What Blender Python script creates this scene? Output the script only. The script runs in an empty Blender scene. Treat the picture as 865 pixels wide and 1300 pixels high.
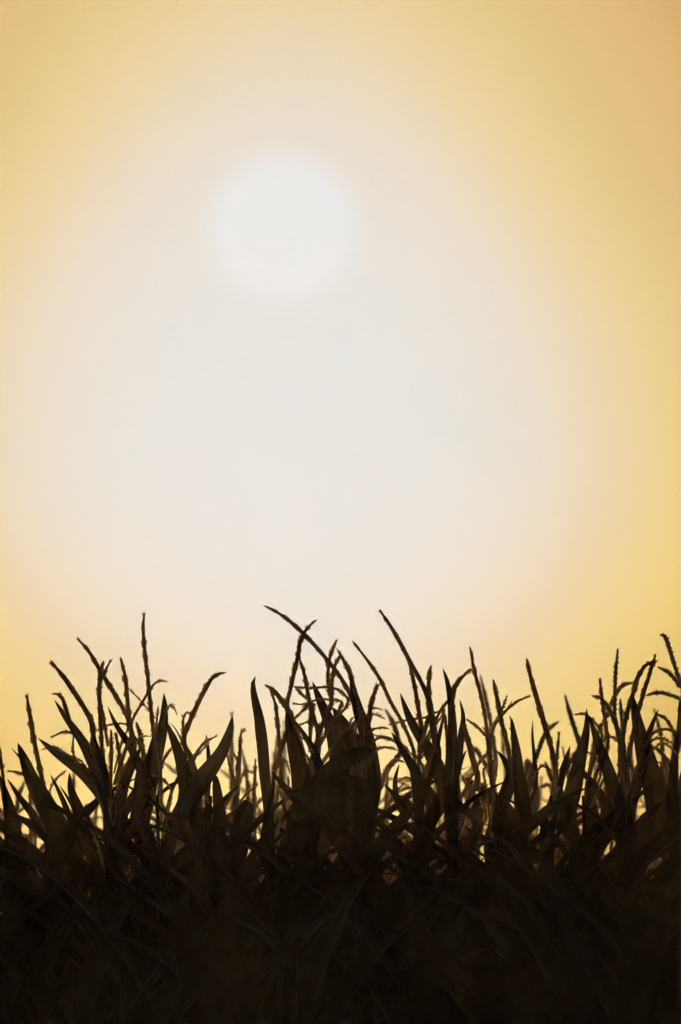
import bpy, math, random
from mathutils import Vector

SC = bpy.context.scene
COL = SC.collection
R = math.radians

# ------------------------------------------------------------------ camera
FPX = 18159.0                       # focal length in photograph pixels
EYE = 1.9                           # eye height
HORIZON = 1085.0                    # row of the photograph where the horizon lies
PITCH = math.atan((HORIZON - 650) / FPX)
cam_d = bpy.data.cameras.new('camera')
cam = bpy.data.objects.new('camera', cam_d); COL.objects.link(cam)
cam.location = (0, 0, EYE)
cam.rotation_euler = (math.pi / 2 + PITCH, 0, 0)
cam_d.sensor_fit = 'VERTICAL'; cam_d.sensor_height = 36.0; cam_d.sensor_width = 24.0
cam_d.lens = 36.0 * FPX / 1300.0
cam_d.clip_start = 0.5; cam_d.clip_end = 6000
cam_d.dof.use_dof = True; cam_d.dof.focus_distance = 30.0; cam_d.dof.aperture_fstop = 6.2
cam_d.dof.aperture_blades = 9
SC.camera = cam

# ------------------------------------------------------------------ world
SUN_AZ = math.degrees(math.atan((360 - 432.5) / FPX))
SUN_EL = math.degrees(math.atan((HORIZON - 290) / FPX))
DPP = math.degrees(1 / FPX)         # degrees per photograph pixel

def lin(c):
    return tuple(((v / 255) / 12.92 if v / 255 <= .04045 else ((v / 255 + .055) / 1.055) ** 2.4) for v in c) + (1.0,)

world = bpy.data.worlds.new("World"); SC.world = world; world.use_nodes = True
nt = world.node_tree; nt.nodes.clear()
def N(t, **k):
    n = nt.nodes.new(t)
    for a, b in k.items(): setattr(n, a, b)
    return n
def M(op, a, b=None, clamp=False):
    n = N('ShaderNodeMath', operation=op); n.use_clamp = clamp
    for i, v in enumerate((a, b)):
        if v is None: continue
        if isinstance(v, (int, float)): n.inputs[i].default_value = v
        else: nt.links.new(v, n.inputs[i])
    return n.outputs[0]
def SM(v, a, b, lo=0, hi=1):
    n = N('ShaderNodeMapRange', interpolation_type='SMOOTHSTEP')
    nt.links.new(v, n.inputs[0])
    for i, x in zip((1, 2, 3, 4), (a, b, lo, hi)): n.inputs[i].default_value = x
    return n.outputs[0]
def MIX(f, a, b):
    n = N('ShaderNodeMix', data_type='RGBA')
    nt.links.new(f, n.inputs[0]); nt.links.new(a, n.inputs[6])
    if isinstance(b, tuple): n.inputs[7].default_value = b
    else: nt.links.new(b, n.inputs[7])
    return n.outputs[2]
tc = N('ShaderNodeTexCoord'); sep = N('ShaderNodeSeparateXYZ')
nt.links.new(tc.outputs['Generated'], sep.inputs[0])
az = M('MULTIPLY', M('ARCTAN2', sep.outputs[0], sep.outputs[1]), 57.29578)
el = M('MULTIPLY', M('ARCSINE', sep.outputs[2]), 57.29578)
# the glow round the low sun: an egg of over-bright hazy air, wider below the sun
da = M('DIVIDE', M('ABSOLUTE', M('SUBTRACT', az, (366 - 432.5) * DPP)), 410 * DPP)
da = M('MULTIPLY', da, SM(el, (HORIZON - 450) * DPP, (HORIZON - 150) * DPP, 1, 1.1))
de = M('SUBTRACT', el, (HORIZON - 590) * DPP)
dv = M('MAXIMUM', M('DIVIDE', de, 560 * DPP), M('DIVIDE', M('MULTIPLY', de, -1), 330 * DPP))
t = M('POWER', M('ADD', M('POWER', da, 1.8), M('POWER', dv, 1.8)), 1 / 1.8)
def ramp(stops):
    n = N('ShaderNodeValToRGB'); n.color_ramp.interpolation = 'B_SPLINE'
    e = n.color_ramp.elements
    while len(e) < len(stops): e.new(.5)
    for q, (p, c) in zip(e, stops): q.position = p / 2.5; q.color = lin(c)
    nt.links.new(M('DIVIDE', t, 2.5), n.inputs[0]); return n.outputs[0]
hi = ramp([(0, (222, 223, 223)), (.4, (222, 222, 219)), (.62, (224, 220, 213)), (.82, (229, 216, 200)), (1.0, (232, 211, 172)),
           (1.15, (229, 204, 148)), (1.35, (223, 193, 133)), (1.55, (221, 184, 126)), (1.75, (219, 177, 117)), (2.4, (180, 130, 72))])
lo = ramp([(0, (222, 223, 222)), (.4, (221, 222, 218)), (.62, (223, 219, 210)), (.82, (229, 216, 195)), (1.0, (228, 207, 170)),
           (1.15, (232, 206, 144)), (1.35, (234, 202, 122)), (1.6, (220, 181, 96)), (2.4, (180, 130, 60))])
glow = MIX(SM(el, (HORIZON - 750) * DPP, (HORIZON - 250) * DPP), lo, hi)
low_ = N('ShaderNodeRGB'); low_.outputs[0].default_value = (.82, .86, .90, 1)
band = N('ShaderNodeMix', data_type='RGBA', blend_type='MULTIPLY'); band.inputs[0].default_value = 1
nt.links.new(glow, band.inputs[6]); nt.links.new(MIX(SM(el, 0, (HORIZON - 700) * DPP), low_.outputs[0], (1.0, 1.0, 1.0, 1.0)), band.inputs[7]); glow = band.outputs[2]
sa = M('SUBTRACT', az, SUN_AZ); se = M('SUBTRACT', el, SUN_EL)
ds = M('SQRT', M('ADD', M('MULTIPLY', sa, sa), M('MULTIPLY', se, se)))
glow = MIX(SM(ds, .312, .285), glow, lin((229, 229, 229)))
sky = N('ShaderNodeTexSky', sky_type='NISHITA')
sky.sun_disc = False; sky.sun_elevation = R(SUN_EL); sky.sun_rotation = R(SUN_AZ)
sky.dust_density = 4.0; sky.air_density = 1.2; sky.ozone_density = 1.0
skb = N('ShaderNodeBackground'); skb.inputs[1].default_value = 0.05
nt.links.new(sky.outputs[0], skb.inputs[0])
glb = N('ShaderNodeBackground'); glb.inputs[1].default_value = 1.0
nt.links.new(glow, glb.inputs[0])
ms = N('ShaderNodeMixShader'); nt.links.new(SM(t, 1.9, 4.5), ms.inputs[0])
nt.links.new(glb.outputs[0], ms.inputs[1]); nt.links.new(skb.outputs[0], ms.inputs[2])
wo = N('ShaderNodeOutputWorld'); nt.links.new(ms.outputs[0], wo.inputs[0])

world.cycles.sampling_method = 'NONE'

# ------------------------------------------------------------------ sun
sd = bpy.data.lights.new('sun', 'SUN'); sd.energy = 3.0; sd.angle = R(.5); sd.color = (1, .62, .27)
sun = bpy.data.objects.new('sun', sd); COL.objects.link(sun)
a_, e_ = R(SUN_AZ), R(SUN_EL)
sun.rotation_euler = Vector((math.sin(a_) * math.cos(e_), math.cos(a_) * math.cos(e_), math.sin(e_))).to_track_quat('Z', 'Y').to_euler()

# ------------------------------------------------------------------ exposure
vs = SC.view_settings
vs.view_transform = 'Standard'; vs.look = 'None'; vs.exposure = 0; vs.gamma = 1; vs.use_curve_mapping = False
SC.cycles.max_bounces = 5; SC.cycles.volume_bounces = 0; SC.cycles.transmission_bounces = 3
SC.cycles.use_denoising = True

# ------------------------------------------------------------------ helpers
def at(x, y, Y):
    """the point at distance Y that the photograph shows at column x, row y"""
    return Vector(((x - 432.5) / FPX * Y / math.cos(PITCH), Y, EYE + Y * math.tan(PITCH + math.atan((650 - y) / FPX))))
def material(name, col, rough=.6, trans=None, scale=(40, 40, 4), var=.35, bump=.2):
    m = bpy.data.materials.new(name); m.use_nodes = True
    n = m.node_tree; b = n.nodes['Principled BSDF']; out = n.nodes['Material Output']
    b.inputs['Roughness'].default_value = rough
    tcn = n.nodes.new('ShaderNodeTexCoord'); mp = n.nodes.new('ShaderNodeMapping'); mp.inputs['Scale'].default_value = scale
    nz = n.nodes.new('ShaderNodeTexNoise'); nz.inputs['Detail'].default_value = 5; nz.inputs['Scale'].default_value = 1
    n.links.new(tcn.outputs['Object'], mp.inputs[0]); n.links.new(mp.outputs[0], nz.inputs['Vector'])
    rp = n.nodes.new('ShaderNodeValToRGB')
    rp.color_ramp.elements[0].position = .3; rp.color_ramp.elements[1].position = .7
    rp.color_ramp.elements[0].color = tuple(c * (1 - var) for c in col) + (1,)
    rp.color_ramp.elements[1].color = tuple(c * (1 + var) for c in col) + (1,)
    n.links.new(nz.outputs['Fac'], rp.inputs[0]); n.links.new(rp.outputs[0], b.inputs['Base Color'])
    bp = n.nodes.new('ShaderNodeBump'); bp.inputs['Strength'].default_value = bump; bp.inputs['Distance'].default_value = .003
    n.links.new(nz.outputs['Fac'], bp.inputs['Height']); n.links.new(bp.outputs[0], b.inputs['Normal'])
    if trans:
        tr = n.nodes.new('ShaderNodeBsdfTranslucent'); tr.inputs[0].default_value = trans + (1,)
        ad = n.nodes.new('ShaderNodeAddShader')
        n.links.new(b.outputs[0], ad.inputs[0]); n.links.new(tr.outputs[0], ad.inputs[1]); n.links.new(ad.outputs[0], out.inputs[0])
    return m
LEAF = material('maize_leaf', (.024, .020, .015), .75, (.009, .0055, .0028))
DRY = material('dry_tassel', (.12, .075, .035), .8, (.26, .165, .07), scale=(200, 200, 200))
STALK = material('maize_stalk', (.045, .036, .02), .7, None, scale=(60, 60, 8))
SOIL = material('soil', (.07, .05, .033), .95, None, scale=(2, 2, 2), bump=.6)

SOIL.node_tree.nodes['Principled BSDF'].inputs['Specular IOR Level'].default_value = 0
for m_ in (LEAF, DRY, STALK): m_.node_tree.nodes['Principled BSDF'].inputs['Specular IOR Level'].default_value = .12

class MB:
    def __init__(s): s.v = []; s.f = []
    def build(s, name, m, parent=None, smooth=True):
        me = bpy.data.meshes.new(name); me.from_pydata([tuple(p) for p in s.v], [], s.f); me.materials.append(m)
        if smooth: me.polygons.foreach_set('use_smooth', [True] * len(me.polygons))
        me.update()
        o = bpy.data.objects.new(name, me); COL.objects.link(o)
        if parent: o.parent = parent
        return o
    def tube(s, pts, rad, k=6, cap=True):
        base = len(s.v); n = len(pts)
        for i, p in enumerate(pts):
            d = (pts[min(i + 1, n - 1)] - pts[max(i - 1, 0)]).normalized()
            a = d.cross(Vector((0.1, 1, 0.05))).normalized(); b = d.cross(a)
            r = rad(i / (n - 1))
            for j in range(k):
                w = 2 * math.pi * j / k
                s.v.append(p + a * (r * math.cos(w)) + b * (r * math.sin(w)))
        for i in range(n - 1):
            for j in range(k):
                s.f.append((base + i * k + j, base + i * k + (j + 1) % k, base + (i + 1) * k + (j + 1) % k, base + (i + 1) * k + j))
        if cap:
            s.f.append(tuple(base + j for j in range(k))); s.f.append(tuple(base + (n - 1) * k + j for j in reversed(range(k))))
    def spikelet(s, p, d, L, r):
        a = d.cross(Vector((0.3, 1, 0.2))).normalized(); b = d.cross(a)
        for w in (a, b):                 # two crossed papery glumes
            k = len(s.v)
            s.v += [p, p + d * (L * .4) + w * r, p + d * L, p + d * (L * .4) - w * r]
            s.f.append((k, k + 1, k + 2, k + 3))

def spline(pts, n):
    """n+1 points along a Catmull-Rom curve through pts, evenly spaced"""
    P = [pts[0] * 2 - pts[1]] + list(pts) + [pts[-1] * 2 - pts[-2]]
    o = []
    for i in range(1, len(P) - 2):
        for k in range(8):
            u = k / 8; a, b, c, d = P[i - 1], P[i], P[i + 1], P[i + 2]
            o.append(.5 * ((2 * b) + (c - a) * u + (2 * a - 5 * b + 4 * c - d) * u * u + (3 * b - a - 3 * c + d) * u ** 3))
    o.append(P[-2])
    L = [0]
    for i in range(1, len(o)): L.append(L[-1] + (o[i] - o[i - 1]).length)
    res = []; j = 0
    for k in range(n + 1):
        q = L[-1] * k / n
        while j < len(o) - 2 and L[j + 1] < q: j += 1
        u = (q - L[j]) / max(1e-9, L[j + 1] - L[j]); res.append(o[j].lerp(o[j + 1], min(1, max(0, u))))
    return res

def leaf_mesh(pts, width, rng, side=None, n=26, blunt=.62, peak=.5, fold=.35, twist=.25, tipw=0.0):
    """a maize blade: pts run tip -> collar; keeled, rippled margin"""
    c = spline(pts, n); mb = MB(); cols = 7
    ph, ph2 = rng.uniform(0, 6), rng.uniform(0, 6); fr = rng.uniform(3, 6)
    tw0 = rng.uniform(-twist, twist)
    Lt = sum((c[i + 1] - c[i]).length for i in range(n))
    for i, p in enumerate(c):
        u = i / n
        d = (c[min(i + 1, n)] - c[max(i - 1, 0)]).normalized()
        s = side if side is not None else Vector((0, 1, 0))
        a = d.cross(s).normalized(); b = a.cross(d).normalized()
        tw = tw0 + .2 * math.sin(u * 2.2 + ph)* (1 if twist > .1 else .3)
        ax = a * math.cos(tw) + b * math.sin(tw); nb = b * math.cos(tw) - a * math.sin(tw)
        w = (u / peak) ** blunt if u < peak else 1 - .35 * ((u - peak) / (1 - peak)) ** 1.6
        w = max(w, tipw * min(1, u * 25), .02) * width / 2
        for j in range(cols):
            q = -1 + 2 * j / (cols - 1)
            rip = math.sin(u * Lt * fr * 9 + ph + (2 if q > 0 else 0)) * .06 + math.sin(u * Lt * 37 + ph2) * .03
            edge = 1 + .03 * math.sin(u * Lt * 55 + ph * q) * abs(q)
            mb.v.append(p + ax * (q * w * edge) + nb * (w * (abs(q) * fold + rip * abs(q) ** 2 * 1.6 - (.04 if j == 3 else 0))))
    for i in range(n):
        for j in range(cols - 1):
            k = i * cols + j; mb.f.append((k, k + 1, k + cols + 1, k + cols))
    return mb

def spike_mesh(pts, r, rng, bump=1.0, base_bare=.15):
    """a tassel branch: thin rachis carrying overlapping spikelets; pts run tip -> base"""
    Lr = sum((pts[i + 1] - pts[i]).length for i in range(len(pts) - 1))
    n = max(14, int(Lr / .0076)); c = spline(pts, n); mb = MB()
    ph = rng.uniform(0, 9)
    mb.tube(c[::2] if n % 2 == 0 else c[::2] + [c[-1]], lambda u: r * (.35 + .5 * min(1, u * 6)), 5)
    for i in range(1, n):
        u = i / n
        if u > 1 - base_bare: break
        if rng.random() < .08 * bump: continue
        d = (c[i - 1] - c[i]).normalized()
        for k in range(2):
            w = ph + i * 2.4 + k * math.pi + rng.uniform(-.4, .4)
            a = d.cross(Vector((0.1, 1, 0))).normalized(); b = d.cross(a)
            o = a * math.cos(w) + b * math.sin(w)
            dd = (d + o * rng.uniform(.2, .6) * bump * min(1, .15 + u * 5)).normalized()
            mb.spikelet(c[i] + o * r * .3, dd, rng.uniform(.010, .0145), r * rng.uniform(.5, .75) * (.55 + .45 * min(1, u * 7)))
    return mb

def stalk_mesh(top, base, r0, r1, rng):
    n = 44; mid = base.lerp(top, .55) + Vector((rng.uniform(-.02, .02), rng.uniform(-.02, .02), 0))
    c = spline([base, mid, top], n); mb = MB()
    mb.tube(c, lambda u: (r0 + (r1 - r0) * u) * (1.22 if int(round(u * n)) % 5 == 0 else 1), 8)
    return mb

def root(name, loc, label, cat, group=None):
    o = bpy.data.objects.new(name, None); COL.objects.link(o); o.location = loc
    o['label'] = label; o['category'] = cat
    if group: o['group'] = group
    o.empty_display_size = .1
    return o

# ------------------------------------------------------------------ ground
def ground():
    mb = MB(); xs = [-500, -120, -30, -8, -3, 0, 3, 8, 30, 120, 500]
    ys = [-30, -5, 5, 15, 25, 28, 31, 34, 38, 60, 120, 250, 400, 520, 560, 600]
    for y in ys:
        for x in xs:
            z = 0.0
            if y >= 250: z = 1.75 * ((y - 250) / 350) ** 1.3 + .12 * math.sin(x * .011 + 1) * (y - 250) / 350
            mb.v.append(Vector((x, y, z)))
    w = len(xs)
    for j in range(len(ys) - 1):
        for i in range(w - 1):
            k = j * w + i; mb.f.append((k, k + 1, k + w + 1, k + w))
    return mb
g = ground().build('ground', SOIL); g['kind'] = 'structure'

# ------------------------------------------------------------------ haze
hz = MB(); X0, X1, Y0, Y1, Z0, Z1 = -510, 510, -40, 610, -1, 3.3
hz.v = [Vector(p) for p in ((X0, Y0, Z0), (X1, Y0, Z0), (X1, Y1, Z0), (X0, Y1, Z0), (X0, Y0, Z1), (X1, Y0, Z1), (X1, Y1, Z1), (X0, Y1, Z1))]
hz.f = [(3, 2, 1, 0), (4, 5, 6, 7), (0, 1, 5, 4), (1, 2, 6, 5), (2, 3, 7, 6), (3, 0, 4, 7)]
hm = bpy.data.materials.new('haze'); hm.use_nodes = True; hn = hm.node_tree; hn.nodes.clear()
pv = hn.nodes.new('ShaderNodeVolumePrincipled'); ho = hn.nodes.new('ShaderNodeOutputMaterial')
pv.inputs['Color'].default_value = (.93, .93, .97, 1); pv.inputs['Density'].default_value = 1.06e-5
pv.inputs['Anisotropy'].default_value = .968
hn.links.new(pv.outputs[0], ho.inputs['Volume'])
ho_ = hz.build('haze', hm, smooth=False); ho_['kind'] = 'stuff'; ho_['label'] = 'thin golden evening haze over the field'

# ------------------------------------------------------------------ maize in the sharp front row
K = 300 / 865
OFF = {'A': (0, 740), 'B': (280, 740), 'C': (565, 740)}
def px(crop, p): return OFF[crop][0] + p[0] * K, OFF[crop][1] + p[1] * K

def plant_leaves(parent, rng, sx, Y, zs, base, lmin=.5, lmax=.8, wid=(.06, .09), erect=(12, 34), az=None, droop=1.0, maxtop=None):
    """ordinary blades up the stalk, alternately left and right (local coordinates)"""
    az0 = az if az is not None else rng.uniform(0, 6.28)
    for i, z in enumerate(zs):
        a = az0 + (i % 2) * math.pi + rng.uniform(-.5, .5)
        L = rng.uniform(lmin, lmax); th = R(rng.uniform(*erect))
        h = Vector((math.cos(a), math.sin(a), 0)); p = Vector((0, 0, z)); pts = [p.copy()]
        dr = rng.uniform(.25, 1.0) * droop
        for k in range(6):
            p = p + (h * math.sin(th) + Vector((0, 0, 1)) * math.cos(th)) * (L / 6); pts.append(p.copy())
            th += R(5 + 16 * dr * (k / 5))
        if maxtop:
            top = max(q.z for q in pts)
            if top > maxtop:
                for q in pts: q.z -= (top - maxtop)
        pts.reverse()
        side = h.cross(Vector((0, 0, 1)))
        up = (Vector((0, 0, 1)) * .6 + h * -.8).normalized()
        leaf_mesh(pts, rng.uniform(*wid), rng, side=up, n=18).build('leaf', LEAF, parent)

def traced(stx, Y, label, leaves, spikes, seed, crop='A'):
    rng = random.Random(seed)
    foot = at(stx, 1085, Y); foot.z = 0
    r = root('maize_plant', foot, label, 'maize plant', 'maize plants of the sharp front row' if spikes else 'shadowed maize plants of the foreground row')
    loc = lambda v: v - foot
    top = loc(at(stx, 1010 if spikes else 1220, Y)); top.x += rng.uniform(-.01, .01)
    stalk_mesh(top, Vector((0, 0, 0)), .012, .0035, rng).build('stalk', STALK, r)
    for lf in leaves:
        cr, pts, w = lf[0], lf[1], lf[2]; opt = lf[3] if len(lf) > 3 else {}
        q = [px(cr, p) for p in pts]
        dy = opt.get('dy', rng.uniform(-.16, .16)); ext = opt.get('ext', 70)
        lx, ly = q[-1]
        q.append((lx + (stx - lx) * .6, ly + ext * .6)); q.append((stx + (lx - stx) * .05, ly + ext * 1.3))
        n = len(q); P = [loc(at(x, y, Y + dy * (1 - i / (n - 1)))) for i, (x, y) in enumerate(q)]
        Ws = w * K / FPX * Y * .93
        kw = {k: v for k, v in opt.items() if k in ('blunt', 'peak', 'tipw', 'fold', 'twist', 'side')}
        leaf_mesh(P, Ws, rng, n=30, **kw).build('leaf', LEAF, r)
    tas = None
    for sp in spikes:
        cr, pts, w = sp[0], sp[1], sp[2]; opt = sp[3] if len(sp) > 3 else {}
        q = [px(cr, p) for p in pts]
        dy = opt.get('dy', rng.uniform(-.08, .08))
        lx, ly = q[-1]; dx = stx - lx
        if opt.get('join', True):
            q.append((lx + dx * .35, ly + 22)); q.append((lx + dx * .8, ly + 62))
        n = len(q); P = [loc(at(x, y, Y + dy * (1 - i / (n - 1)))) for i, (x, y) in enumerate(q)]
        rr = w * K / FPX * Y / 2 * 1.3
        mb = spike_mesh(P, rr, rng, bump=opt.get('bump', 1.0))
        if tas is None:
            mb.tube([P[-1], Vector((top.x, 0, top.z - .02))], lambda u: .003)
            tas = mb.build('tassel', DRY, r)
        else: mb.build('tassel_branch', DRY, tas)
    zs = [.35 + .17 * i for i in range(9)]
    plant_leaves(r, rng, stx, Y, zs, foot, maxtop=1.86 if spikes else 1.62)
    for top_z in () if not spikes else (1.93, 1.98, 2.03, 1.9, 1.96, 2.0):
        plant_leaves(r, rng, stx, Y, [rng.uniform(1.2, 1.4)], foot, lmin=.5, lmax=.62, wid=(.055, .1), erect=(5, 36), droop=.4, maxtop=top_z)
    if spikes:                          # narrower blades leaning out across the neighbours
        for k, (top_z, dw) in enumerate(((2.10, 0), (2.06, 1), (2.02, 0), (2.0, 1), (1.97, 0), (1.95, 1), (1.92, 0))):
            plant_leaves(r, rng, stx, Y, [1.52 + rng.uniform(0, .12)], foot, lmin=.5, lmax=.66, wid=(.045, .085), erect=(8, 32),
                         az=k % 2 * math.pi + rng.uniform(-.7, .7), droop=.8, maxtop=top_z - rng.uniform(0, .05))
    return r

S = {'bump': .9}
traced(8, 30.05, 'maize plant cut by the left edge with a broad dark pointed leaf', [
    ('A', [(-2, 700), (22, 780), (42, 860), (55, 960), (62, 1040)], 78),
    ('A', [(130, 985), (100, 1060), (60, 1130)], 45),
    ], [('A', [(-30, 420), (-8, 470), (-12, 560)], 12), ('A', [(82, 985), (40, 965), (28, 940)][::-1], 6)], 11)
traced(62, 30.0, 'maize plant near the left edge with one upright serrated tassel spike above broad blades', [
    ('A', [(66, 586), (92, 650), (120, 720), (165, 800), (220, 900), (260, 1010)], 118, {'peak': .6}),
    ('A', [(28, 716), (75, 790), (120, 850), (170, 930), (210, 1010)], 52),
    ('A', [(42, 604), (75, 640), (115, 700), (160, 770)], 26),
    ('A', [(185, 700), (215, 760), (245, 830), (270, 920)], 34),
    ], [('A', [(98, 412), (108, 470), (122, 560), (138, 640), (155, 720)], 17),
        ('A', [(30, 688), (60, 692), (95, 708), (125, 740)], 9),
        ('A', [(240, 690), (210, 715), (185, 755)], 7),
        ('A', [(95, 720), (70, 780), (60, 850), (50, 900)], 10, {'dy': 2.5})], 12)
traced(140, 30.0, 'maize plant on the left with many leaning tassel spikes and a left-pointing leaf', [
    ('A', [(140, 568), (210, 625), (300, 690), (375, 765), (430, 860), (450, 960)], 82, {'peak': .55}),
    ('A', [(200, 428), (240, 490), (290, 560), (335, 640), (370, 720), (400, 800)], 58),
    ('A', [(395, 452), (425, 520), (470, 590), (500, 650), (520, 730)], 44),
    ('A', [(255, 695), (262, 760), (290, 830), (330, 920)], 62),
    ('A', [(520, 590), (500, 640), (465, 720), (440, 800), (430, 870)], 56),
    ('A', [(218, 740), (250, 790), (285, 860), (300, 950)], 30),
    ('A', [(345, 560), (372, 640), (392, 720), (400, 800)], 44),
    ], [('A', [(285, 205), (325, 250), (358, 305), (400, 375), (440, 440), (468, 495), (482, 560), (495, 610)], 16),
        ('A', [(187, 290), (230, 340), (272, 400), (310, 460), (335, 510), (345, 580)], 19, {'bump': .4}),
        ('A', [(380, 285), (366, 340), (364, 410), (368, 500), (375, 620)], 14),
        ('A', [(406, 283), (385, 325), (370, 362), (364, 420)], 11),
        ('A', [(443, 278), (458, 340), (466, 420), (474, 500), (482, 560)], 15),
        ('A', [(408, 540), (408, 620), (405, 720)], 13), ('A', [(424, 550), (440, 640), (447, 710)], 14),
        ('A', [(195, 405), (225, 415), (245, 470), (262, 520)], 15, {'bump': .5}),
        ('A', [(188, 566), (235, 545), (268, 553), (310, 580)], 9),
        ('A', [(155, 610), (200, 600), (250, 630), (300, 655)], 6, {'dy': .6}),
        ('A', [(348, 545), (400, 520), (470, 520)], 7), ('A', [(335, 480), (345, 540), (335, 600)], 12),
        ('A', [(575, 500), (545, 465), (510, 425), (470, 385)][::-1], 5, {'join': False}),
        ('A', [(270, 560), (268, 620), (285, 660), (330, 700)], 8),
        ('A', [(310, 860), (335, 900), (365, 980)], 10)], 13)
traced(205, 30.0, 'maize plant with the single tallest upright spike on the left side', [
    ('A', [(601, 403), (604, 450), (600, 520), (580, 600), (555, 690), (530, 800), (515, 900)], 84, {'peak': .5}),
    ('A', [(608, 505), (640, 590), (668, 680), (680, 790)], 76),
    ('A', [(560, 560), (545, 640), (525, 740), (500, 840)], 46),
    ('A', [(612, 506), (640, 530), (665, 580), (680, 650)], 13),
    ('A', [(500, 690), (500, 760), (515, 850)], 44),
    ], [('A', [(528, 112), (525, 170), (530, 250), (541, 340), (550, 430), (560, 530)], 14),
        ('A', [(610, 360), (580, 358), (550, 388), (520, 440), (490, 492), (480, 540)], 10),
        ('A', [(648, 480), (635, 452), (615, 452), (603, 490), (590, 560)], 8),
        ('A', [(500, 512), (515, 560), (525, 620), (530, 660)], 16, {'dy': .5}),
        ('A', [(552, 562), (520, 562), (500, 572), (485, 600)], 6),
        ('A', [(580, 450), (575, 500), (570, 560)], 8), ('A', [(640, 590), (610, 630), (590, 680)], 9),
        ('A', [(560, 700), (600, 720), (630, 770)], 8)], 14)
traced(262, 29.95, 'maize plant with a curved drooping-tip spike over a right-pointing lance leaf', [
    ('A', [(852, 488), (840, 550), (812, 620), (765, 690), (715, 760), (690, 850)], 82, {'peak': .45}),
    ('A', [(755, 553), (763, 610), (766, 690)], 24, {'dy': .5}),
    ('A', [(788, 700), (800, 780), (806, 880)], 64, {'blunt': .4}),
    ('A', [(870, 745), (835, 785), (790, 840)], 38),
    ('A', [(690, 640), (700, 720), (705, 800)], 70),
    ], [('A', [(820, 328), (780, 345), (748, 395), (718, 455), (692, 515), (672, 580)], 17),
        ('A', [(698, 478), (677, 478), (670, 530), (678, 610)], 9), ('A', [(795, 560), (755, 580), (722, 620), (705, 680)], 10),
        ('A', [(835, 640), (850, 700), (860, 760)], 9), ('A', [(760, 590), (730, 625), (700, 640)], 7),
        ('A', [(830, 840), (805, 830), (780, 850)], 8), ('A', [(838, 925), (800, 905), (780, 930)], 7, {'dy': 1.0})], 15)
traced(300, 30.1, 'maize plant with thin spikes and a blunt folded leaf near the strap leaf', [
    ('B', [(88, 793), (95, 830), (80, 900), (60, 980), (20, 1090)], 88, {'blunt': .22, 'peak': .3}),
    ('B', [(65, 745), (25, 785), (-25, 850)], 40),
    ], [('B', [(90, 537), (76, 545), (72, 610), (67, 700), (62, 780)], 13),
        ('B', [(25, 630), (42, 690), (58, 745)], 10), ('B', [(28, 615), (60, 640)], 8),
        ('B', [(80, 610), (95, 700), (100, 790)], 7, {'dy': 2.6}), ('B', [(135, 735), (95, 775), (75, 800)], 9)], 16)
traced(345, 30.0, 'maize plant whose lone strap leaf stands straight up with a dark blunt tip', [
    ('B', [(129, 341), (119, 372), (126, 430), (142, 500), (152, 580), (160, 680), (172, 790), (180, 900)], 46, {'peak': .25, 'blunt': .5, 'twist': .05, 'dy': -.05}),
    ('B', [(185, 690), (225, 735), (280, 800), (320, 900)], 52),
    ('B', [(220, 795), (245, 850), (270, 920)], 28),
    ('B', [(195, 690), (190, 760), (175, 850), (160, 950)], 34),
    ], [('B', [(168, 375), (200, 400), (238, 452), (262, 500)], 18, {'bump': .5}),
        ('B', [(185, 395), (200, 440), (210, 520), (216, 600), (222, 700)], 14),
        ('B', [(255, 700), (240, 650), (215, 640), (200, 700)], 8), ('B', [(232, 650), (225, 720), (240, 790)], 12),
        ('B', [(260, 750), (232, 820), (215, 880)], 9, {'dy': .8}), ('B', [(210, 740), (228, 800), (225, 870)], 8, {'dy': 1.2})], 17)
traced(392, 30.0, 'tall maize plant whose two topmost spikes cross above the middle of the field', [
    ('B', [(240, 470), (255, 540), (275, 620), (295, 720), (310, 840)], 88, {'peak': .45}),
    ('B', [(270, 500), (310, 560), (345, 620), (370, 720)], 46),
    ('B', [(337, 362), (362, 430), (392, 500), (420, 580), (430, 700)], 90, {'peak': .6}),
    ('B', [(410, 455), (440, 500), (475, 570), (510, 660), (520, 760)], 130, {'peak': .5}),
    ('B', [(370, 560), (350, 640), (335, 740)], 80),
    ('B', [(560, 612), (500, 625), (440, 660), (380, 725), (330, 800), (290, 880)], 118, {'blunt': .45}),
    ], [('B', [(165, 85), (230, 122), (300, 183), (362, 248), (408, 305), (448, 360), (478, 420), (500, 500)], 15, {'bump': .6}),
        ('B', [(350, 137), (318, 165), (292, 215), (284, 265), (270, 325), (256, 390), (244, 450)], 15),
        ('B', [(288, 270), (308, 340), (325, 430), (345, 500), (358, 580)], 14),
        ('B', [(425, 212), (405, 255), (394, 320), (396, 390), (405, 440)], 12),
        ('B', [(440, 262), (416, 310), (408, 370), (405, 450)], 13),
        ('B', [(275, 382), (330, 385), (400, 382), (440, 398), (470, 440)], 9),
        ('B', [(266, 442), (310, 445), (350, 428), (400, 428), (450, 440)], 8), ('B', [(288, 520), (330, 508), (365, 530)], 9),
        ('B', [(270, 498), (310, 460), (340, 440)], 11), ('B', [(270, 378), (300, 410), (330, 440)], 7, {'dy': 1}),
        ('B', [(285, 560), (325, 590), (350, 650)], 8), ('B', [(290, 600), (320, 640), (330, 690)], 8)], 18)
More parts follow.
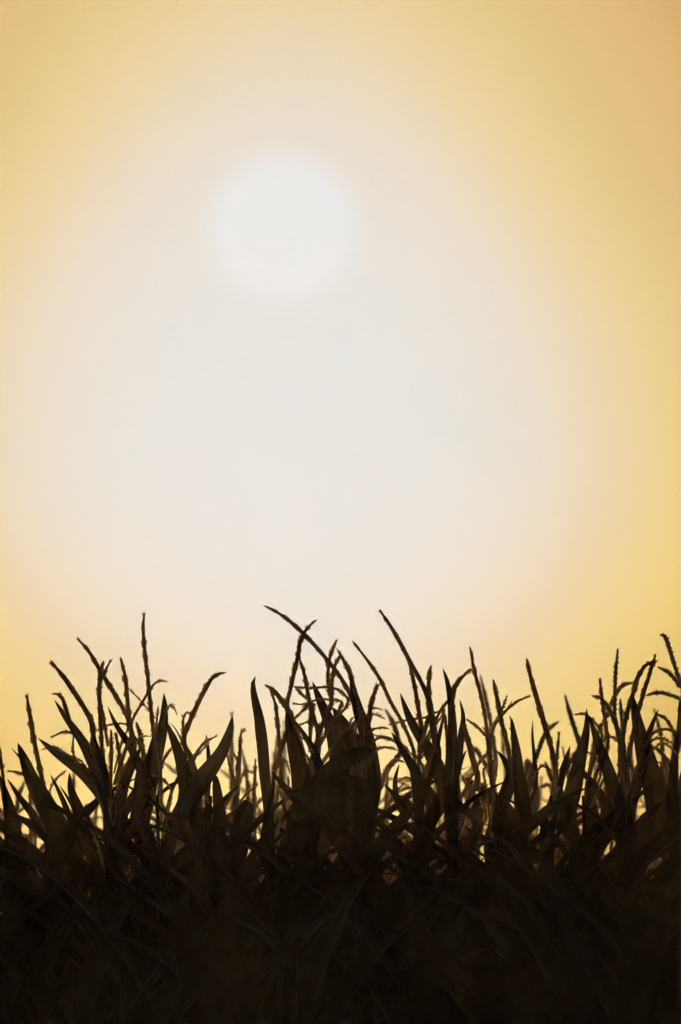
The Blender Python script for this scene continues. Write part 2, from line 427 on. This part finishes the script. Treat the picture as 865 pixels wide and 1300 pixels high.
traced(462, 30.0, 'maize plant at the middle with a forked bristly tassel above a dark mass of blades', [
    ('B', [(476, 318), (486, 390), (505, 470), (530, 550), (550, 650), (560, 760)], 64, {'peak': .4}),
    ('B', [(430, 690), (470, 720), (520, 760)], 90),
    ('B', [(655, 662), (640, 720), (645, 790), (670, 870)], 40),
    ('B', [(598, 735), (640, 780), (690, 830)], 50),
    ('B', [(560, 640), (555, 720), (545, 820), (530, 900)], 90),
    ('B', [(460, 640), (440, 740), (420, 860)], 120),
    ], [('B', [(428, 243), (450, 285), (468, 325), (482, 370)], 10),
        ('B', [(440, 262), (465, 300), (480, 330), (490, 380)], 8),
        ('B', [(575, 372), (556, 425), (545, 480), (540, 545)], 17),
        ('B', [(560, 455), (590, 463), (570, 458), (545, 465)][1:], 7), ('B', [(600, 497), (575, 482), (550, 485)], 7),
        ('B', [(615, 532), (580, 530), (550, 540), (535, 570)], 8), ('B', [(640, 580), (600, 560), (560, 580), (545, 620)], 8),
        ('B', [(650, 612), (600, 600), (565, 615), (545, 660)], 8), ('B', [(670, 655), (640, 648), (612, 668), (600, 720)], 9),
        ('B', [(440, 440), (430, 500), (435, 560)], 10), ('B', [(520, 470), (500, 520), (490, 560)], 8), ('B', [(500, 480), (480, 500), (470, 530)], 7),
        ('B', [(605, 465), (635, 520), (650, 570), (660, 620)], 14, {'dy': 2.4})], 19)
traced(528, 30.0, 'maize plant with two long bare spikes leaning left above right centre', [
    ('B', [(676, 252), (690, 282), (722, 340), (752, 400), (772, 460), (785, 560), (795, 640)], 34, {'peak': .6, 'blunt': .75, 'fold': .5, 'tipw': .3}),
    ('B', [(658, 403), (680, 465), (708, 525), (748, 590), (790, 665), (820, 770)], 66),
    ('B', [(625, 545), (655, 595), (695, 660), (740, 740), (780, 830)], 58),
    ('B', [(822, 460), (802, 560), (780, 650)], 30),
    ('B', [(640, 790), (700, 840), (760, 930)], 60),
    ('B', [(700, 700), (720, 790), (730, 880)], 60),
    ], [('B', [(583, 100), (620, 155), (655, 215), (690, 282), (722, 340), (752, 400), (772, 460)], 16, {'bump': .5, 'dy': 0}),
        ('B', [(486, 217), (535, 280), (585, 355), (620, 430), (655, 492), (688, 560), (708, 620)], 13, {'bump': .6}),
        ('B', [(690, 290), (710, 375), (725, 465), (738, 550)], 16),
        ('B', [(770, 305), (762, 370), (765, 450), (778, 540), (785, 600)], 18),
        ('B', [(618, 520), (680, 503), (750, 492), (820, 465)][::1], 7), ('B', [(690, 620), (730, 650), (745, 700)], 9),
        ('B', [(560, 555), (620, 575), (680, 600)], 8), ('B', [(650, 770), (680, 750), (715, 760)], 8),
        ('B', [(865, 365), (850, 382), (840, 420)], 10), ('B', [(640, 735), (670, 715), (700, 720)], 7)], 20)
traced(577, 29.95, 'maize plant right of centre with a tall narrow leaf bending left at its tip', [
    ('B', [(814, 312), (832, 365), (845, 440), (850, 540), (845, 650), (840, 760)], 52, {'blunt': .5, 'peak': .6}),
    ('C', [(54, 426), (68, 490), (60, 560), (48, 640), (30, 720)], 44),
    ('C', [(80, 610), (60, 650), (40, 720), (25, 800)], 36),
    ('C', [(15, 560), (20, 680), (25, 800)], 80, {'blunt': .4}),
    ('C', [(0, 750), (60, 820), (120, 880)], 50),
    ], [('C', [(98, 316), (65, 342), (38, 380), (28, 430)], 13),
        ('C', [(70, 520), (85, 580), (105, 660), (120, 720)], 22, {'bump': .8}),
        ('C', [(80, 500), (110, 520), (150, 560), (170, 600)], 9), ('C', [(0, 480), (5, 540), (10, 600)], 12),
        ('C', [(55, 690), (80, 750), (60, 770)], 8), ('C', [(60, 770), (85, 755), (110, 765)], 7), ('C', [(120, 730), (135, 790), (150, 860)], 9)], 21)
traced(625, 30.15, 'maize plant with slim paired spikes standing right of the central clump', [
    ('C', [(55, 708), (110, 738), (170, 785), (235, 850)], 60),
    ('C', [(190, 614), (220, 650), (245, 720)], 50),
    ('C', [(230, 690), (205, 770), (180, 860), (160, 950)], 50),
    ], [('C', [(93, 238), (107, 320), (128, 400), (145, 480), (155, 560)], 13),
        ('C', [(130, 340), (150, 430), (172, 540), (185, 640)], 12, {'dy': 2.8}),
        ('C', [(310, 415), (265, 433), (225, 465), (190, 510), (165, 560)], 9),
        ('C', [(228, 412), (208, 465), (180, 520), (160, 570)], 9, {'dy': .6}),
        ('C', [(140, 690), (165, 655), (195, 650)][::-1], 7), ('C', [(150, 700), (160, 660), (180, 650)], 6),
        ('C', [(80, 590), (120, 620), (165, 700), (185, 780)], 12, {'dy': 1.8}),
        ('C', [(60, 770), (100, 740), (150, 745)], 8), ('C', [(155, 560), (160, 660), (175, 760)], 10, {'dy': .4})], 22)
traced(655, 30.0, 'maize plant with a serrated spike rising beside a tall narrow triangular leaf', [
    ('C', [(245, 495), (252, 560), (262, 640), (272, 740), (282, 850)], 68, {'peak': .55}),
    ('C', [(322, 500), (320, 560), (326, 640), (330, 740)], 20, {'dy': .4}),
    ('C', [(300, 640), (312, 700), (318, 800)], 64, {'dy': 2.6, 'blunt': .3}),
    ('C', [(310, 800), (290, 880), (270, 960)], 90),
    ], [('C', [(178, 358), (190, 420), (205, 500), (222, 570)], 17),
        ('C', [(415, 508), (375, 540), (350, 590), (330, 650)], 12, {'dy': 1.8}),
        ('C', [(240, 490), (243, 530), (248, 570)], 9), ('C', [(390, 700), (370, 672), (345, 672), (335, 700)], 9)], 23)
traced(697, 30.0, 'maize plant with the isolated heavily serrated spike leaning left in open sky', [
    ('C', [(458, 597), (442, 660), (418, 740), (395, 830), (375, 920)], 62),
    ('C', [(365, 650), (385, 700), (420, 780)], 40, {'dy': 1.8}),
    ], [('C', [(300, 280), (315, 350), (338, 430), (362, 510), (385, 590), (405, 690)], 19),
        ('C', [(440, 412), (458, 480), (478, 545), (492, 600)], 13, {'dy': 2.2}),
        ('C', [(430, 600), (450, 700), (455, 770)], 9, {'dy': 1.6}), ('C', [(345, 750), (380, 740), (400, 770)], 8, {'dy': 1.5})], 24)
traced(742, 30.0, 'maize plant with an inverted pair of pointed blades meeting in a peak', [
    ('C', [(519, 460), (518, 540), (498, 640), (475, 740), (455, 860)], 74, {'blunt': .7}),
    ('C', [(527, 485), (552, 560), (580, 640), (612, 740), (630, 850)], 66, {'blunt': .6}),
    ('C', [(460, 640), (510, 700), (560, 760), (590, 840)], 46),
    ('C', [(520, 700), (530, 800), (540, 900)], 80),
    ], [('C', [(475, 482), (510, 480), (545, 508), (575, 555)], 10),
        ('C', [(567, 350), (575, 430), (588, 520), (596, 600)], 13),
        ('C', [(560, 550), (590, 490), (620, 420), (650, 375), (690, 366)][::-1], 12, {'dy': 1.6}),
        ('C', [(520, 620), (555, 640), (570, 700)], 8), ('C', [(600, 560), (590, 620), (600, 680)], 9)], 25)
traced(795, 30.0, 'maize plant with twin spikes joined at their tips above its broad arrowhead leaf', [
    ('C', [(684, 405), (696, 470), (715, 560), (740, 660), (768, 760), (785, 870)], 112, {'blunt': .62, 'peak': .6}),
    ('C', [(781, 463), (755, 530), (735, 600), (720, 680)], 48),
    ('C', [(640, 600), (650, 700), (640, 800)], 90, {'dy': .3}),
    ('C', [(690, 720), (665, 780), (650, 850)], 60),
    ], [('C', [(770, 262), (750, 330), (727, 400), (708, 465)], 15),
        ('C', [(772, 288), (738, 298), (708, 340), (690, 400), (668, 470), (650, 560)], 17),
        ('C', [(633, 243), (625, 330), (622, 420), (622, 500)], 12, {'dy': .7}),
        ('C', [(543, 415), (578, 428), (608, 478), (635, 545), (655, 620)], 16),
        ('C', [(642, 425), (645, 470), (648, 520)], 9, {'dy': .8}), ('C', [(620, 500), (640, 590), (640, 660)], 15),
        ('C', [(865, 552), (820, 536), (780, 538), (745, 570)], 10), ('C', [(560, 600), (600, 560), (640, 590)], 8),
        ('C', [(690, 560), (670, 620), (690, 700)], 12), ('C', [(835, 590), (800, 570), (760, 575)], 8), ('C', [(860, 640), (810, 590), (770, 600)], 7)], 26)
traced(858, 30.05, 'maize plant at the right edge with thin hooked spikes arching above it', [
    ('C', [(850, 548), (842, 620), (835, 720), (832, 830)], 52),
    ('C', [(900, 560), (885, 680), (870, 800)], 70),
    ('C', [(790, 655), (800, 740), (815, 850)], 60, {'dy': 1.5}),
    ], [('C', [(790, 190), (808, 200), (825, 250), (845, 315), (870, 390)], 13, {'dy': .6}),
        ('C', [(780, 308), (820, 330), (850, 365), (880, 410)], 10, {'dy': 1.4}),
        ('C', [(735, 412), (780, 402), (830, 412), (890, 445)], 10, {'dy': 1.4}),
        ('C', [(765, 460), (790, 555), (800, 650)], 10, {'dy': 2.0}), ('C', [(775, 480), (810, 500), (840, 560)], 9, {'dy': 1.2}),
        ('C', [(765, 650), (800, 665), (830, 690)], 8), ('C', [(750, 590), (790, 620), (820, 660)], 8, {'dy': 1.0})], 27)

UP = {'side': Vector((.1, -.75, .65)).normalized(), 'twist': .05, 'dy': -.1, 'ext': 40}
traced(806, 28.9, 'maize plant in the dark lower right with a bent leaf tip catching faint light', [
    ('C', [(498, 1128), (530, 1118), (590, 1122), (640, 1150), (680, 1220)], 74, UP),
    ('C', [(700, 1400), (640, 1470), (600, 1560)], 60)], [], 40)
traced(748, 28.8, 'maize plant at the bottom right with a pale arched leaf just above the frame edge', [
    ('C', [(565, 1482), (530, 1490), (480, 1492), (440, 1500), (405, 1520), (440, 1600)], 50, UP),
    ('C', [(480, 1500), (450, 1560), (430, 1640)], 30)], [], 41)

# ------------------------------------------------------------------ prototypes for the other rows
def proto(seed, top, maxleaf, spikes, label, group, tassel=True):
    rng = random.Random(seed)
    r = root('maize_plant', (0, 0, 0), label, 'maize plant', group)
    T = Vector((rng.uniform(-.02, .02), 0, top)); stalk_mesh(T, Vector((0, 0, 0)), .013, .005, rng).build('stalk', STALK, r)
    zs = [.3 + (top - .62) * i / 9 for i in range(10)]
    plant_leaves(r, rng, 0, 0, zs, None, maxtop=maxleaf, droop=.9)
    for k in range(4 if tassel else 5):
        plant_leaves(r, rng, 0, 0, [top - rng.uniform(.35, .55)], None, lmin=.45, lmax=.62, wid=(.065, .09), erect=(6, 26), droop=.5, maxtop=maxleaf - .06 * k)
    if tassel:
        c = T + Vector((rng.uniform(-.03, .03), 0, rng.uniform(.28, .36)))
        mb = spike_mesh([c, T.lerp(c, .5) + Vector((rng.uniform(-.01, .01), 0, 0)), T], .0050, rng); ta = mb.build('tassel', DRY, r)
        for k in range(spikes):
            a = rng.uniform(0, 6.28); h = Vector((math.cos(a), math.sin(a), 0)); th = R(rng.uniform(15, 45)); L = rng.uniform(.14, .24)
            p = T.lerp(c, rng.uniform(.02, .35)); P = [p.copy()]; dr = rng.uniform(0, 26)
            for q in range(4):
                p = p + (h * math.sin(th) + Vector((0, 0, 1)) * math.cos(th)) * L / 4; P.append(p.copy()); th += R(dr)
            P.reverse(); spike_mesh(P, .0036, rng).build('tassel_branch', DRY, ta)
    return r
def copy_tree(o, parent=None):
    c = o.copy(); COL.objects.link(c)
    if parent: c.parent = parent
    for ch in list(o.children): copy_tree(ch, c)
    return c

BL = 'out of focus maize plant in the rows behind the sharp front row'
FL = 'shadowed low maize plant in the dark foreground row'
back = [proto(100 + i, rng_top, rng_leaf, 6, BL, 'blurred maize plants behind the front row')
        for i, (rng_top, rng_leaf) in enumerate([(1.80, 2.12), (1.72, 2.04), (1.86, 2.16), (1.76, 2.08), (1.82, 2.02)])]
low = [proto(200 + i, 1.7, 1.87 + .05 * i, 0, FL, 'shadowed maize plants of the foreground row', tassel=False) for i in range(3)]
def place(protos, spots, rng):
    used = set()
    for i, (x, y) in enumerate(spots):
        k = i % len(protos)
        o = protos[k] if k not in used else copy_tree(protos[k])
        used.add(k)
        o.location = (x, y, 0); o.rotation_euler = (0, 0, rng.uniform(0, 6.28)); s = rng.uniform(.96, 1.04); o.scale = (s, s, s)
rng = random.Random(5)
spots = []
for row in range(5):
    Y = 30.8 + .78 * row; x = -1.9 - .02 * row + rng.uniform(0, .1)
    while x < 1.95:
        spots.append((x, Y + rng.uniform(-.06, .06))); x += rng.uniform(.15, .22)
for k in range(6):                      # the sharp row goes on beyond both edges of the picture
    spots += [(.95 + .19 * k + rng.uniform(-.03, .03), 30.0), (-.95 - .19 * k + rng.uniform(-.03, .03), 30.0)]
rng.shuffle(spots); spots.sort(key=lambda p: abs(p[0]) > .8); place(back, spots, rng)
spots = []
for Y, lo_, hi_ in ((29.25, .1, .15), (28.5, .12, .18)):
    x = -1.8
    while x < 1.85: spots.append((x, Y + rng.uniform(-.05, .05))); x += rng.uniform(lo_, hi_)
rng.shuffle(spots); spots.sort(key=lambda p: abs(p[0]) > .75); place(low, spots, rng)
